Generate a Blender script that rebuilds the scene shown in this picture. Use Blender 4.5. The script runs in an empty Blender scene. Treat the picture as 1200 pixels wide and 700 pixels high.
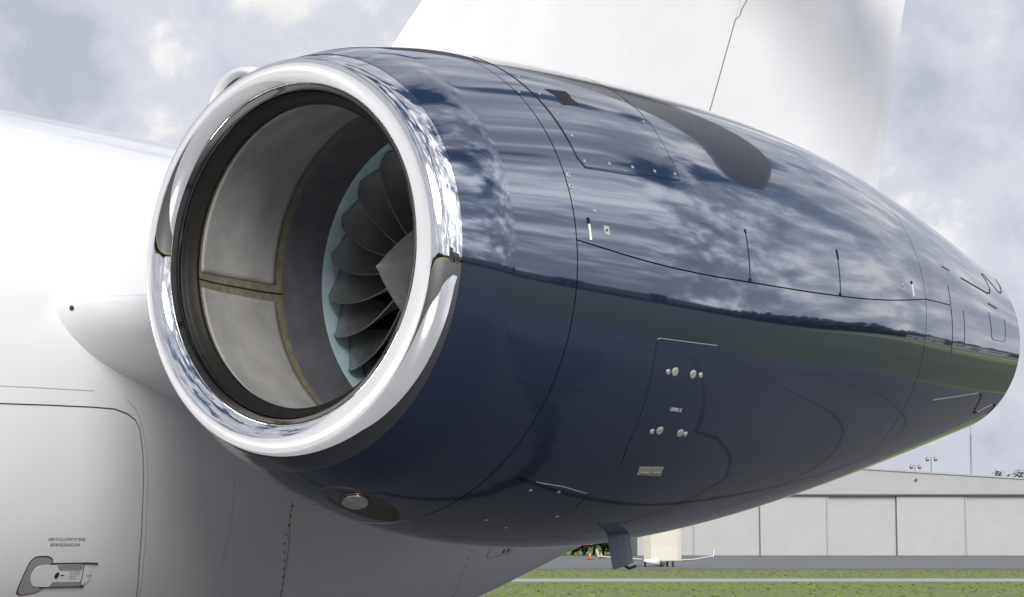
import bpy, bmesh, math, random
import numpy as np
from mathutils import Vector, Matrix
random.seed(4)
R = math.radians
S = bpy.context.scene
COL = S.collection

# ------------------------------------------------------------------ camera
CAM_H = 1.6
cd = bpy.data.cameras.new('camera')
cam = bpy.data.objects.new('camera', cd)
COL.objects.link(cam)
cam.location = (0, 0, CAM_H)
cam.rotation_euler = (math.pi/2 + math.atan(288/2400), 0, 0)
cd.sensor_width = 36.0
cd.lens = 36.0*2400/1200
cd.clip_start = 0.1
cd.clip_end = 20000
S.camera = cam

# ------------------------------------------------------------------ sky and sun
SUN_AZ, SUN_EL = 166.0, 27.0            # azimuth from +Y towards +X
sdir = Vector((math.sin(R(SUN_AZ))*math.cos(R(SUN_EL)), math.cos(R(SUN_AZ))*math.cos(R(SUN_EL)), math.sin(R(SUN_EL))))
W = bpy.data.worlds.new('World')
S.world = W
W.use_nodes = True
nt = W.node_tree
nt.nodes.clear()
def N(t, **kw):
    n = nt.nodes.new(t)
    for k, v in kw.items():
        if k in ('loc',): continue
        if isinstance(k, str) and hasattr(n, k): setattr(n, k, v)
    return n
def LK(a, b): nt.links.new(a, b)
def M(op, a, b=None, c=None, clamp=False):
    n = nt.nodes.new('ShaderNodeMath'); n.operation = op; n.use_clamp = clamp
    for i, v in enumerate((a, b, c)):
        if v is None: continue
        if isinstance(v, (int, float)): n.inputs[i].default_value = v
        else: LK(v, n.inputs[i])
    return n.outputs[0]
def ramp(fac, stops, interp='LINEAR'):
    n = nt.nodes.new('ShaderNodeValToRGB'); n.color_ramp.interpolation = interp
    e = n.color_ramp.elements
    while len(e) < len(stops): e.new(0.5)
    for el, (p, c) in zip(e, stops):
        el.position = p; el.color = (c, c, c, 1) if isinstance(c, (int, float)) else (*c, 1)
    LK(fac, n.inputs[0]); return n.outputs[0]
sky = N('ShaderNodeTexSky', sky_type='NISHITA')
sky.sun_disc = False
sky.sun_elevation = R(SUN_EL); sky.sun_rotation = R(SUN_AZ)
sky.air_density = 1.0; sky.dust_density = 0.6
tc = N('ShaderNodeTexCoord')
sp = N('ShaderNodeSeparateXYZ'); LK(tc.outputs['Generated'], sp.inputs[0])
cx = N('ShaderNodeCombineXYZ'); LK(sp.outputs['X'], cx.inputs[0]); LK(sp.outputs['Y'], cx.inputs[1]); LK(M('MULTIPLY', sp.outputs['Z'], 1.15), cx.inputs[2])
def noise(scale, detail, rough, off, dist=0.0):
    mp = N('ShaderNodeMapping'); mp.inputs['Location'].default_value = off
    LK(cx.outputs[0], mp.inputs[0])
    n = N('ShaderNodeTexNoise'); n.inputs['Scale'].default_value = scale; n.inputs['Detail'].default_value = detail
    n.inputs['Roughness'].default_value = rough; n.inputs['Distortion'].default_value = dist
    LK(mp.outputs[0], n.inputs['Vector']); return n.outputs[0]
n_cover = noise(4.6, 9, 0.55, (3.1, 1.7, 0.4), 0.2)
n_shade = noise(9.5, 9, 0.56, (8.2, 0.3, 2.0), 0.25)
n_big = noise(3.6, 3, 0.5, (1.3, 6.2, 1.0))
cover = ramp(M('SUBTRACT', n_cover, M('MULTIPLY', sp.outputs['Z'], 0.10)), [(0.34, 0.0), (0.44, 1.0)], 'EASE')
lowh = ramp(sp.outputs['Z'], [(0.30, 1.0), (0.55, 0.0)])           # towards the horizon the gaps close up
cover = M('MAXIMUM', cover, lowh, clamp=True)
n_fine = noise(25, 7, 0.58, (2.7, 5.1, 3.0), 0.4)
nsum = M('ADD', M('ADD', M('MULTIPLY', n_shade, 0.50), M('MULTIPLY', n_big, 0.25)), M('MULTIPLY', n_fine, 0.25))
shade = ramp(nsum,
             [(0.42, (5.3, 5.6, 6.6)), (0.47, (6.2, 6.5, 7.4)), (0.53, (7.2, 7.4, 8.2)), (0.60, (10.0, 9.8, 9.6))], 'EASE')
# glow added to the clouds away from the sun lamp, for brighter reflections
dp = N('ShaderNodeVectorMath', operation='DOT_PRODUCT'); LK(tc.outputs['Generated'], dp.inputs[0]); dp.inputs[1].default_value = Vector((math.sin(R(112))*math.cos(R(28)), math.cos(R(112))*math.cos(R(28)), math.sin(R(28))))
cs = M('MAXIMUM', dp.outputs['Value'], 0.0)
bright = ramp(nsum, [(0.45, 0.0), (0.58, 1.0)], 'EASE')               # the added glow shows on bright cloud and not on dark cloud
glow = M('ADD', M('ADD', 1.0, M('MULTIPLY', M('POWER', cs, 2.5), M('SUBTRACT', M('MULTIPLY', bright, 1.7), 0.12))), M('MULTIPLY', M('POWER', cs, 160.0), 9.0))
mul = N('ShaderNodeVectorMath', operation='SCALE'); LK(shade, mul.inputs[0]); LK(glow, mul.inputs['Scale'])
mix = N('ShaderNodeMix', data_type='RGBA')
LK(cover, mix.inputs['Factor']); LK(sky.outputs[0], mix.inputs[6]); LK(mul.outputs[0], mix.inputs[7])
bg = N('ShaderNodeBackground'); bg.inputs['Strength'].default_value = 0.086
LK(mix.outputs[2], bg.inputs['Color'])
wo = N('ShaderNodeOutputWorld'); LK(bg.outputs[0], wo.inputs[0])

sl = bpy.data.lights.new('sun', 'SUN'); sl.energy = 2.9; sl.angle = R(26.0); sl.color = (1.0, 0.96, 0.90)
so = bpy.data.objects.new('sun', sl); COL.objects.link(so)
so.rotation_euler = (-sdir).to_track_quat('-Z', 'Y').to_euler(); so.location = sdir*60
S.view_settings.view_transform = 'Standard'; S.view_settings.look = 'None'
S.view_settings.exposure = 0.15; S.view_settings.gamma = 1.0

# ------------------------------------------------------------------ materials
def mat(name, col, rough=0.5, metal=0.0, coat=0.0, spec=0.5, nscale=0, namt=0.0, bump=0.0, bscale=50, col2=None, ramps=(0.35, 0.65), coord='Object', stretch=None, ior=None, detail=6, rvar=0.0):
    m = bpy.data.materials.new(name); m.use_nodes = True
    t = m.node_tree; b = t.nodes['Principled BSDF']
    b.inputs['Base Color'].default_value = (*col, 1); b.inputs['Roughness'].default_value = rough
    b.inputs['Metallic'].default_value = metal; b.inputs['Coat Weight'].default_value = coat
    b.inputs['Coat Roughness'].default_value = 0.02
    if name == 'navy_paint': b.inputs['Coat IOR'].default_value = 1.85; b.inputs['Specular Tint'].default_value = (0.66, 0.79, 1.0, 1)
    b.inputs['Specular IOR Level'].default_value = spec
    if ior: b.inputs['IOR'].default_value = ior
    if nscale or bump:
        tcn = t.nodes.new('ShaderNodeTexCoord'); mp = t.nodes.new('ShaderNodeMapping')
        if stretch: mp.inputs['Scale'].default_value = stretch
        t.links.new(tcn.outputs[coord], mp.inputs[0])
    if nscale:
        n = t.nodes.new('ShaderNodeTexNoise'); n.inputs['Scale'].default_value = nscale; n.inputs['Detail'].default_value = detail; n.inputs['Roughness'].default_value = 0.62
        t.links.new(mp.outputs[0], n.inputs['Vector'])
        r = t.nodes.new('ShaderNodeValToRGB')
        c2 = col2 if col2 else tuple(max(0, c*(1-namt)) for c in col)
        r.color_ramp.elements[0].position = ramps[0]; r.color_ramp.elements[1].position = ramps[1]
        r.color_ramp.elements[0].color = (*c2, 1); r.color_ramp.elements[1].color = (*col, 1)
        t.links.new(n.outputs[0], r.inputs[0]); t.links.new(r.outputs[0], b.inputs['Base Color'])
        if rvar:
            q = t.nodes.new('ShaderNodeMapRange'); q.inputs['To Min'].default_value = rough; q.inputs['To Max'].default_value = rough+rvar
            t.links.new(n.outputs[0], q.inputs[0]); t.links.new(q.outputs[0], b.inputs['Roughness'])
    if bump:
        n2 = t.nodes.new('ShaderNodeTexNoise'); n2.inputs['Scale'].default_value = bscale; n2.inputs['Detail'].default_value = 4
        t.links.new(mp.outputs[0], n2.inputs['Vector'])
        bp = t.nodes.new('ShaderNodeBump'); bp.inputs['Strength'].default_value = bump; bp.inputs['Distance'].default_value = 0.01
        t.links.new(n2.outputs[0], bp.inputs['Height']); t.links.new(bp.outputs[0], b.inputs['Normal'])
    return m
MT = dict(
    navy=mat('navy_paint', (0.0085, 0.0150, 0.034), 0.07, 0.0, 1.0, 0.9, ior=1.75, bump=0.010, bscale=3.0, coord='Object'),
    navyin=mat('cowl_gap_dark', (0.006, 0.007, 0.01), 0.7),
    chrome=mat('polished_aluminium', (0.74, 0.735, 0.73), 0.03, 1.0, nscale=7, namt=0.05, bump=0.01, bscale=4),
    white=mat('white_paint', (0.80, 0.80, 0.81), 0.34, 0, 0.8, 0.5, nscale=2.2, namt=0.035, bump=0.008, bscale=3),
    wing=mat('wing_paint', (0.60, 0.60, 0.61), 0.3, 0, 0.4, nscale=3, namt=0.06),
    seal=mat('black_seal', (0.010, 0.009, 0.008), 0.5, 0, 0, 0.2, nscale=60, namt=0.5),
    tan=mat('liner_edge_sealant', (0.20, 0.185, 0.13), 0.6, nscale=35, namt=0.35, bump=0.2, bscale=120),
    liner=mat('acoustic_liner', (0.34, 0.337, 0.333), 0.5, 0.0, nscale=9, namt=0.22, bump=0.08, bscale=220, rvar=0.15),
    duct=mat('fan_case_dark', (0.14, 0.14, 0.16), 0.45, 0.1, nscale=14, namt=0.25, bump=0.03, bscale=150),
    ring=mat('rub_strip_blue', (0.66, 0.90, 0.96), 0.55, nscale=26, namt=0.2, bump=0.1, bscale=160),
    blade=mat('titanium_blade', (0.46, 0.45, 0.455), 0.34, 0.75, nscale=18, namt=0.22, bump=0.04, bscale=90, rvar=0.12),
    bladeedge=mat('blade_edge_polished', (0.85, 0.84, 0.83), 0.25, 1.0),
    spin=mat('spinner_grey', (0.56, 0.56, 0.56), 0.42, 0.3, nscale=22, namt=0.2, bump=0.03, bscale=80, rvar=0.1),
    mastp=mat('drain_mast_paint', (0.07, 0.085, 0.12), 0.35, 0.3, nscale=60, namt=0.3, stretch=(6, 6, 1)),
    dark=mat('dark_hollow', (0.008, 0.008, 0.010), 0.8),
    line=mat('seam_line', (0.008, 0.010, 0.016), 0.6),
    wline=mat('white_paint_seam', (0.20, 0.20, 0.21), 0.6),
    wfaint=mat('white_paint_faint_seam', (0.50, 0.50, 0.52), 0.4),
    steel=mat('fastener_steel', (0.50, 0.49, 0.45), 0.5, 0.5, nscale=120, namt=0.3),
    bare=mat('bare_discoloured_metal', (0.15, 0.13, 0.11), 0.5, 0.4, nscale=26, namt=0.3),
    lens=mat('outlet_metal', (0.80, 0.79, 0.76), 0.35, 0.6, nscale=40, namt=0.3),
    grey=mat('placard_grey', (0.30, 0.30, 0.30), 0.5),
    ink=mat('black_print', (0.02, 0.02, 0.02), 0.6),
    wprint=mat('white_print', (0.75, 0.75, 0.75), 0.5),
    exh_cavity=mat('exhaust_metal_cavity_shade', (0.25, 0.23, 0.21), 0.4, 0.9, nscale=12, namt=0.3),
    tyre=mat('tyre_rubber', (0.02, 0.02, 0.02), 0.8),
    cream=mat('cream_paint', (0.50, 0.485, 0.40), 0.35, nscale=3, namt=0.05),
    orange=mat('cone_orange', (0.75, 0.13, 0.04), 0.5),
    mast=mat('galvanised_pole', (0.30, 0.31, 0.33), 0.5, 0.4),
    bark=mat('bark', (0.06, 0.045, 0.035), 0.9, nscale=8, namt=0.4),
    leaf=mat('leaves', (0.055, 0.085, 0.028), 0.7, nscale=0.6, col2=(0.025, 0.045, 0.018)),
    wood=mat('woodland_leaves', (0.050, 0.068, 0.035), 0.9, nscale=0.12, col2=(0.022, 0.034, 0.022)),
)

# ------------------------------------------------------------------ helpers
def tag(o, label=None, cat=None, group=None, kind=None):
    if label: o['label'] = label
    if cat: o['category'] = cat
    if group: o['group'] = group
    if kind: o['kind'] = kind
    return o
def link(name, me, parent=None, m=None):
    o = bpy.data.objects.new(name, me); COL.objects.link(o)
    if parent: o.parent = parent
    if m and len(me.materials) == 0: me.materials.append(m)
    return o
def empty(name, loc, rz=0, **kw):
    o = bpy.data.objects.new(name, None); COL.objects.link(o); o.location = loc; o.rotation_euler = (0, 0, rz)
    o.empty_display_size = 0.3
    return tag(o, **kw)
def mesh(name, V, F, m=None, parent=None, smooth=False, nrm=None, mi=None, mats=None):
    me = bpy.data.meshes.new(name); me.from_pydata([tuple(v) for v in V], [], F)
    if mats:
        for q in mats: me.materials.append(q)
    if mi is not None: me.polygons.foreach_set('material_index', mi)
    if smooth: me.polygons.foreach_set('use_smooth', [True]*len(me.polygons))
    me.update()
    if nrm is not None: me.normals_split_custom_set_from_vertices([tuple(n) for n in nrm])
    return link(name, me, parent, m)
class MB:
    def __init__(s): s.V = []; s.F = []; s.I = []
    def add(s, V, F, i=0):
        b = len(s.V); s.V += [tuple(v) for v in V]; s.F += [tuple(b+k for k in f) for f in F]; s.I += [i]*len(F); return s
    def box(s, x0, x1, y0, y1, z0, z1, i=0):
        return s.add([(x0,y0,z0),(x1,y0,z0),(x1,y1,z0),(x0,y1,z0),(x0,y0,z1),(x1,y0,z1),(x1,y1,z1),(x0,y1,z1)],
                     [(0,3,2,1),(4,5,6,7),(0,1,5,4),(1,2,6,5),(2,3,7,6),(3,0,4,7)], i)
    def tube(s, pts, rad, n=10, i=0, cap=True):
        pts = [Vector(p) for p in pts]; rs = rad if hasattr(rad, '__len__') else [rad]*len(pts)
        V = []; F = []
        for k, p in enumerate(pts):
            d = (pts[min(k+1, len(pts)-1)]-pts[max(k-1, 0)]).normalized()
            u = d.orthogonal().normalized() if abs(d.z) > 0.9 else d.cross(Vector((0,0,1))).normalized(); v = d.cross(u)
            for j in range(n):
                a = 2*math.pi*j/n; V.append(p+u*(rs[k]*math.cos(a))+v*(rs[k]*math.sin(a)))
        for k in range(len(pts)-1):
            for j in range(n): F.append((k*n+j, k*n+(j+1)%n, (k+1)*n+(j+1)%n, (k+1)*n+j))
        if cap: F += [tuple(range(n))[::-1], tuple((len(pts)-1)*n+j for j in range(n))]
        return s.add(V, F, i)
    def build(s, name, mats, parent=None, smooth=False):
        if not isinstance(mats, (list, tuple)): mats = [mats]
        return mesh(name, s.V, s.F, None, parent, smooth, mi=s.I, mats=mats)
def spline(sn, v, s):
    sn = np.asarray(sn, float); v = np.asarray(v, float); s = np.asarray(s, float)
    n = len(sn); h = np.diff(sn); A = np.zeros((n, n)); b = np.zeros(n); A[0,0] = A[-1,-1] = 1
    for i in range(1, n-1):
        A[i,i-1] = h[i-1]; A[i,i] = 2*(h[i-1]+h[i]); A[i,i+1] = h[i]; b[i] = 6*((v[i+1]-v[i])/h[i]-(v[i]-v[i-1])/h[i-1])
    Mm = np.linalg.solve(A, b)
    k = np.clip(np.searchsorted(sn, s)-1, 0, n-2); x0 = sn[k]; x1 = sn[k+1]; hh = x1-x0
    a = (x1-s)/hh; bb = (s-x0)/hh
    out = a*v[k]+bb*v[k+1]+((a**3-a)*Mm[k]+(bb**3-bb)*Mm[k+1])*hh*hh/6
    m0 = (v[1]-v[0])/h[0]-h[0]*(2*Mm[0]+Mm[1])/6
    return np.where(s < sn[0], v[0]+m0*(s-sn[0]), out)

# ------------------------------------------------------------------ the jet: local x = aft, y = inboard, z = up, origin on the ground under the left intake
PSI = 38.12057
JZ = 0.791+CAM_H
jet = empty('private_jet', (-0.6140, 5.6760, 0.0), R(90-PSI), label='large private jet with white fuselage and glossy navy blue engine nacelle filling the view', cat='jet')
EL = 0.009859794
SN = np.array([0, .459, 1.0, 1.7, 2.4, 2.95, 3.908])
NR = np.array([0.602, 0.715, 0.762, 0.747, 0.67, 0.576, 0.383])
NZ = np.array([-0.009, -0.031, -0.05, -0.027, 0.006, 0.018, 0.02])
NY = np.array([0.031, -0.04, -0.018, -0.011, 0.003, 0.014, 0.024])
RH, S0, LL, SEND = 0.545, -0.073, 0.262, 3.9083755
def prof(s):
    Rr = spline(SN, NR, s); u = np.clip((np.asarray(s)-S0)/LL, 0, 1)
    return RH+(Rr-RH)*np.sqrt(1-(1-u)**2+1e-9)
_tab_s = np.linspace(S0, SEND, 1600)
_tab_r = prof(_tab_s); _tab_y = spline(SN, NY, _tab_s); _tab_z = spline(SN, NZ, _tab_s)
def loc(s, out, z):                     # nacelle axes -> jet local axes
    c, e = math.cos(EL), math.sin(EL)
    return Vector((s*c-z*e, -out, JZ+s*e+z*c))
def NP(s, th, dr=0.0):
    r = float(np.interp(s, _tab_s, _tab_r))+dr; cy = float(np.interp(s, _tab_s, _tab_y)); cz = float(np.interp(s, _tab_s, _tab_z)); t = R(th)
    return loc(s, cy+r*math.cos(t), cz+r*math.sin(t))
def NN(s, th):                          # outward normal of the nacelle skin
    e = 4e-3; s1 = min(s+e, SEND-1e-4); s2 = max(s-e, S0+1e-4)
    u = NP(s1, th)-NP(s2, th); v = NP(s, th+.3)-NP(s, th-.3)
    n = v.cross(u).normalized()
    o = NP(s, th)-NP(s, th, -.1)
    return n if n.dot(o) > 0 else -n
def npatch(name, slo, shi, t0, t1, ns, ntt, dr, m, parent, edges=(1, 1, 1, 1), rim=0.006):
    """a skin panel between stations slo(th)..shi(th) and angles t0(u)..t1(u); its edges turn inwards by rim"""
    f = lambda q: q if callable(q) else (lambda _x: q)
    slo, shi, t0, t1 = f(slo), f(shi), f(t0), f(t1)
    V = []; Nn = []; F = []; P = []
    for i in range(ns+1):
        for j in range(ntt+1):
            u, v = i/ns, j/ntt
            smid = slo(0)+(shi(0)-slo(0))*u
            th = t0(smid)+(t1(smid)-t0(smid))*v
            s = slo(th)+(shi(th)-slo(th))*u
            th = t0(s)+(t1(s)-t0(s))*v
            P.append((s, th)); V.append(NP(s, th, dr)); Nn.append(NN(s, th))
    w = ntt+1
    for i in range(ns):
        for j in range(ntt): F.append((i*w+j, (i+1)*w+j, (i+1)*w+j+1, i*w+j+1))
    if (V[F[0][1]]-V[F[0][0]]).cross(V[F[0][3]]-V[F[0][0]]).dot(Nn[0]) < 0: F = [f_[::-1] for f_ in F]
    def rimrow(idx, d):
        b = len(V)
        for k in idx:
            s, th = P[k]; V.append(NP(s, th, dr)); Nn.append(d)
        for k in idx:
            s, th = P[k]; V.append(NP(s, th, dr-rim)); Nn.append(d)
        n = len(idx)
        for q in range(n-1): F.append((b+q, b+q+1, b+n+q+1, b+n+q))
    if edges[0]: rimrow([j for j in range(w)], loc(-1, 0, 0)-loc(0, 0, 0))
    if edges[1]: rimrow([ns*w+j for j in range(w)], loc(1, 0, 0)-loc(0, 0, 0))
    if edges[2]: rimrow([i*w for i in range(ns+1)], NP(P[0][0], P[0][1]-5)-NP(*P[0]))
    if edges[3]: rimrow([i*w+ntt for i in range(ns+1)], NP(P[ntt][0], P[ntt][1]+5)-NP(*P[ntt]))
    Nn = [n.normalized() for n in Nn]
    return mesh(name, V, F, m, parent, True, Nn)
def dense(pts, step):
    out = [pts[0]]
    for a, b in zip(pts, pts[1:]):
        d = math.hypot(b[0]-a[0], (b[1]-a[1])*0.012); k = max(1, int(d/step))
        for i in range(1, k+1): out.append((a[0]+(b[0]-a[0])*i/k, a[1]+(b[1]-a[1])*i/k))
    return out
def ribbon(name, pts, width, m, parent, PF, NF, dr=0.0012, closed=False, th=None):
    """a thin strip that follows a surface"""
    pts = dense(pts, 0.012)
    c = [PF(s, t, dr) for s, t in pts]; V = []; F = []
    for i, p in enumerate(c):
        d = (c[min(i+1, len(c)-1)]-c[max(i-1, 0)]).normalized(); n = NF(*pts[i]); side = d.cross(n).normalized()
        V += [p+side*width/2, p-side*width/2]
        V += [p+side*width/2-n*abs(dr)*1.5, p-side*width/2-n*abs(dr)*1.5]
    for i in range(len(c)-1):
        a, b = i*4, (i+1)*4
        F += [(a, a+1, b+1, b), (a+2, a, b, b+2), (a+1, a+3, b+3, b+1)]
    return mesh(name, V, F, m, parent)
def nrib(name, pts, width, m, dr=0.0012, parent=None): return ribbon(name, pts, width, m, parent or nac, NP, NN, dr)

nac = mesh('engine_nacelle', *(lambda ss, tt: ([NP(s, t, -0.009) for s in ss for t in tt], [(i*len(tt)+j, i*len(tt)+(j+1) % len(tt), (i+1)*len(tt)+(j+1) % len(tt), (i+1)*len(tt)+j) for i in range(len(ss)-1) for j in range(len(tt))]))(list(np.linspace(0.005, SEND-0.02, 70)), list(np.arange(0, 360, 5))), MT['navyin'], jet, True)
tag(nac, label='glossy navy blue engine nacelle')

# seam stations
sB = lambda th: 0.011*0.6*math.sin(R(th))
sC = lambda th: 0.431+0.031*0.70*math.sin(R(th))
sD = lambda th: 2.575+0.010*0.63*math.sin(R(th))
off = lambda f, d: (lambda th: f(th)+d)
_SP = np.array([(0.30, 6.6), (0.4332, 5.69), (0.6517, 4.1), (0.8692, 3.1), (1.2, 2.55), (1.5283, 1.85), (1.8056, 1.40), (2.1924, 1.7), (2.5691, 4.1), (2.7, 5.4)])
split = lambda s: float(np.interp(s, _SP[:, 0], _SP[:, 1]))
_cs = np.linspace(.3, 2.7, 80); _cv = spline(_SP[:, 0], _SP[:, 1], _cs)
split = lambda s: float(np.interp(s, _cs, _cv))
G = 0.0021
npatch('front_cowl', off(sB, 0.0008), off(sC, -G), -180, 180, 34, 200, 0, MT['navy'], nac, (1, 1, 0, 0))
npatch('upper_cowl_door', off(sC, G), off(sD, -G), lambda s: split(s)+0.16, 178, 110, 100, 0, MT['navy'], nac)
npatch('lower_cowl_door', off(sC, G), off(sD, -G), -178, lambda s: split(s)-0.16, 110, 110, 0, MT['navy'], nac)
npatch('pylon_side_strip', off(sC, G), off(sD, -G), 178.2, 181.8, 60, 4, 0, MT['navy'], nac)
npatch('rear_cowl', off(sD, G), lambda th: SEND, -180, 180, 70, 160, 0, MT['navy'], nac, (1, 1, 0, 0))

# access panel on the upper door, a hair proud of it, with its seam and screws
AP = [(0.521, 68.0), (0.520, 32.5), (0.523, 26.5), (0.540, 24.1), (0.734, 24.3), (0.9587, 25.3), (0.967, 32.7), (0.995, 46.0), (1.005, 54.0), (1.01, 68.0)]
nrib('panel_seam', AP, 0.0030, MT['line'])
PL = lambda th: float(np.interp(th, [24.3, 26.5, 68], [0.545, 0.5245, 0.5225])); PR = lambda th: float(np.interp(th, [25, 32, 46, 68], [0.957, 0.965, 0.992, 1.006]))
npatch('access_panel', PL, PR, lambda s: float(np.interp(s, [.53, .96], [24.35, 25.45])), 67.6, 24, 30, 0.0012, MT['navy'], nac, rim=0.0012)
def disc_mesh(name, rad, h, m, slot=True, n=16, m2=None):
    b = MB(); V = []; F = []
    prof_ = [(rad*1.0, 0), (rad*1.0, h*0.5), (rad*0.82, h), (rad*0.45, h*1.05)]
    for r_, z_ in prof_:
        for j in range(n): a = 2*math.pi*j/n; V.append((r_*math.cos(a), r_*math.sin(a), z_))
    V.append((0, 0, h*0.9))
    for k in range(3):
        for j in range(n): F.append((k*n+j, k*n+(j+1) % n, (k+1)*n+(j+1) % n, (k+1)*n+j))
    for j in range(n): F.append((3*n+j, 3*n+(j+1) % n, 4*n))
    b.add(V, F, 0)
    if slot:
        b.box(-rad*.42, rad*.42, -rad*.09, rad*.09, h*.9, h*1.18, 1); b.box(-rad*.09, rad*.09, -rad*.42, rad*.42, h*.9, h*1.17, 1)
    me = bpy.data.meshes.new(name); me.from_pydata(b.V, [], b.F); me.materials.append(m); me.materials.append(m2 or MT['dark'])
    me.polygons.foreach_set('material_index', b.I); me.update(); return me
def on_surface(o, PF, NF, s, th, dr=0.0):
    p = PF(s, th, dr); n = NF(s, th); x = (PF(s+.01, th, 0)-PF(s-.01, th, 0)).normalized(); y = n.cross(x).normalized(); x = y.cross(n)
    o.matrix_local = Matrix(((x.x, y.x, n.x, p.x), (x.y, y.y, n.y, p.y), (x.z, y.z, n.z, p.z), (0, 0, 0, 1)))
MS = disc_mesh('screw', 0.0052, 0.0016, MT['steel']); ML = disc_mesh('latch_disc', 0.0135, 0.003, MT['steel'], m2=MT['grey']); MM = disc_mesh('latch_pin', 0.0085, 0.003, MT['steel'], m2=MT['grey']); MG = disc_mesh('large_screw', 0.0085, 0.002, MT['steel'])
for s_, t_ in [(0.5504, 47.25), (0.5519, 40.09), (0.5493, 33.07), (0.5485, 25.9), (0.6543, 26.36), (0.7534, 26.58), (0.8503, 26.56), (0.945, 26.9), (0.9561, 34.91), (0.9633, 43.2), (0.9675, 51.51), (0.4583, 46.84), (0.55, 55)]:
    on_surface(link('screw', MS, nac), NP, NN, s_, t_, 0.0013)
for s_, t_ in [(0.4548, 21.42), (0.4506, 18.59)]: on_surface(link('large_screw', MG, nac), NP, NN, s_, t_)
for s_, t_ in [(0.1821, 14.26), (0.5255, 13.34), (2.3572, 26.99), (0.5972, -55.45), (0.7009, -54.18), (0.8083, -62.99), (0.5958, -69.8), (0.7037, -71.45)]:
    on_surface(link('screw', MS, nac), NP, NN, s_, t_)
for s_, t_ in [(0.8824, -19.48), (0.965, -19.54), (0.9159, -33.54), (1.0137, -33.7)]: on_surface(link('latch_disc', ML, nac), NP, NN, s_, t_)
for s_, t_ in [(0.8531, -19.69), (1.0017, -19.54), (0.8851, -33.96), (1.0401, -33.82)]: on_surface(link('latch_pin', MM, nac), NP, NN, s_, t_)
# square hold-open plates with a hole
def plate_mesh():
    b = MB(); b.box(-.011, .011, -.013, .013, 0, .0015, 0)
    V = [(0.004*math.cos(a*math.pi/6), 0.004*math.sin(a*math.pi/6), 0.0019) for a in range(12)]; b.add(V, [tuple(range(12))], 1)
    me = bpy.data.meshes.new('square_plate'); me.from_pydata(b.V, [], b.F); me.materials.append(MT['steel']); me.materials.append(MT['dark']); me.polygons.foreach_set('material_index', b.I); me.update(); return me
PM = plate_mesh()
for s_, t_ in [(0.5609, 9.14), (2.3499, 6.48)]: on_surface(link('square_plate', PM, nac), NP, NN, s_, t_)
# dark scoop opening of the access panel
def npoly(name, pts, dr, m, parent=None, PF=None, NF=None, thick=0.001):
    PF = PF or NP; n = len(pts)
    V = [PF(s, t, dr) for s, t in pts]+[PF(s, t, dr-thick) for s, t in pts]
    c = PF(sum(p[0] for p in pts)/n, sum(p[1] for p in pts)/n, dr); V.append(c)
    F = [(i, (i+1) % n, 2*n) for i in range(n)]+[(i, n+i, n+(i+1) % n, (i+1) % n) for i in range(n)]
    return mesh(name, V, F, m, parent or nac)
vo = npoly('vent_opening', [(0.603, 50.0), (0.699, 50.4), (0.692, 44.7), (0.610, 43.8)], 0.0020, MT['dark'])
# hold open slits: gap, and the two white latch blades with black tips
nrib('cowl_slit', [(1.222, 14.8), (1.2056, 2.6)], 0.0030, MT['line']); nrib('cowl_slit', [(1.824, 13.4), (1.8056, 1.5)], 0.0030, MT['line'])
nrib('slit_stop', [(1.2225, 15.2), (1.2220, 14.4)], 0.0085, MT['dark'], 0.002); nrib('slit_stop', [(1.826, 13.7), (1.8225, 11.0)], 0.0085, MT['dark'], 0.002)
nrib('slit_stop', [(1.1985, 3.1), (1.2125, 3.1)], 0.009, MT['dark'], 0.002); nrib('slit_stop', [(1.799, 1.9), (1.812, 1.9)], 0.009, MT['dark'], 0.002)
nrib('latch_blade', [(0.4905, 9.9), (0.4893, 6.2)], 0.0075, MT['wprint'], 0.0025); nrib('latch_blade', [(2.4458, 7.9), (2.4496, 4.1)], 0.0075, MT['wprint'], 0.0025)
nrib('blade_tip', [(0.4908, 11.4), (0.4905, 9.95)], 0.0080, MT['dark'], 0.0028); nrib('blade_tip', [(2.4452, 8.9), (2.4458, 7.95)], 0.0080, MT['dark'], 0.0028)
# lower service panel, label and handle
nrib('panel_seam', [(0.911, -44.6), (0.866, -44.4), (0.842, -43.2), (0.818, -38.5), (0.803, -30), (0.787, -21.0), (0.7758, -13.2)], 0.0014, MT['line'])
nrib('panel_edge', [(0.7752, -12.95), (0.79, -12.6), (0.8861, -12.5), (1.0477, -12.5)], 0.0022, MT['steel'])
npoly('latch_plate', [(0.924, -43.4), (1.034, -42.95), (1.050, -45.7), (0.938, -45.75)], 0.003, MT['steel'])
npoly('latch_button', [(0.945, -44.8), (0.985, -44.6), (0.988, -45.1), (0.948, -45.3)], 0.0045, MT['grey'])
npoly('latch_button', [(0.998, -44.6), (1.032, -44.4), (1.036, -44.9), (1.001, -45.1)], 0.0045, MT['grey'])
nrib('panel_edge', [(0.5841, -52.5), (0.6941, -52.2), (0.81, -53.2)], 0.0018, MT['steel']); nrib('panel_seam', [(0.8183, -53.4), (0.823, -58)], 0.002, MT['line'])
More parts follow.
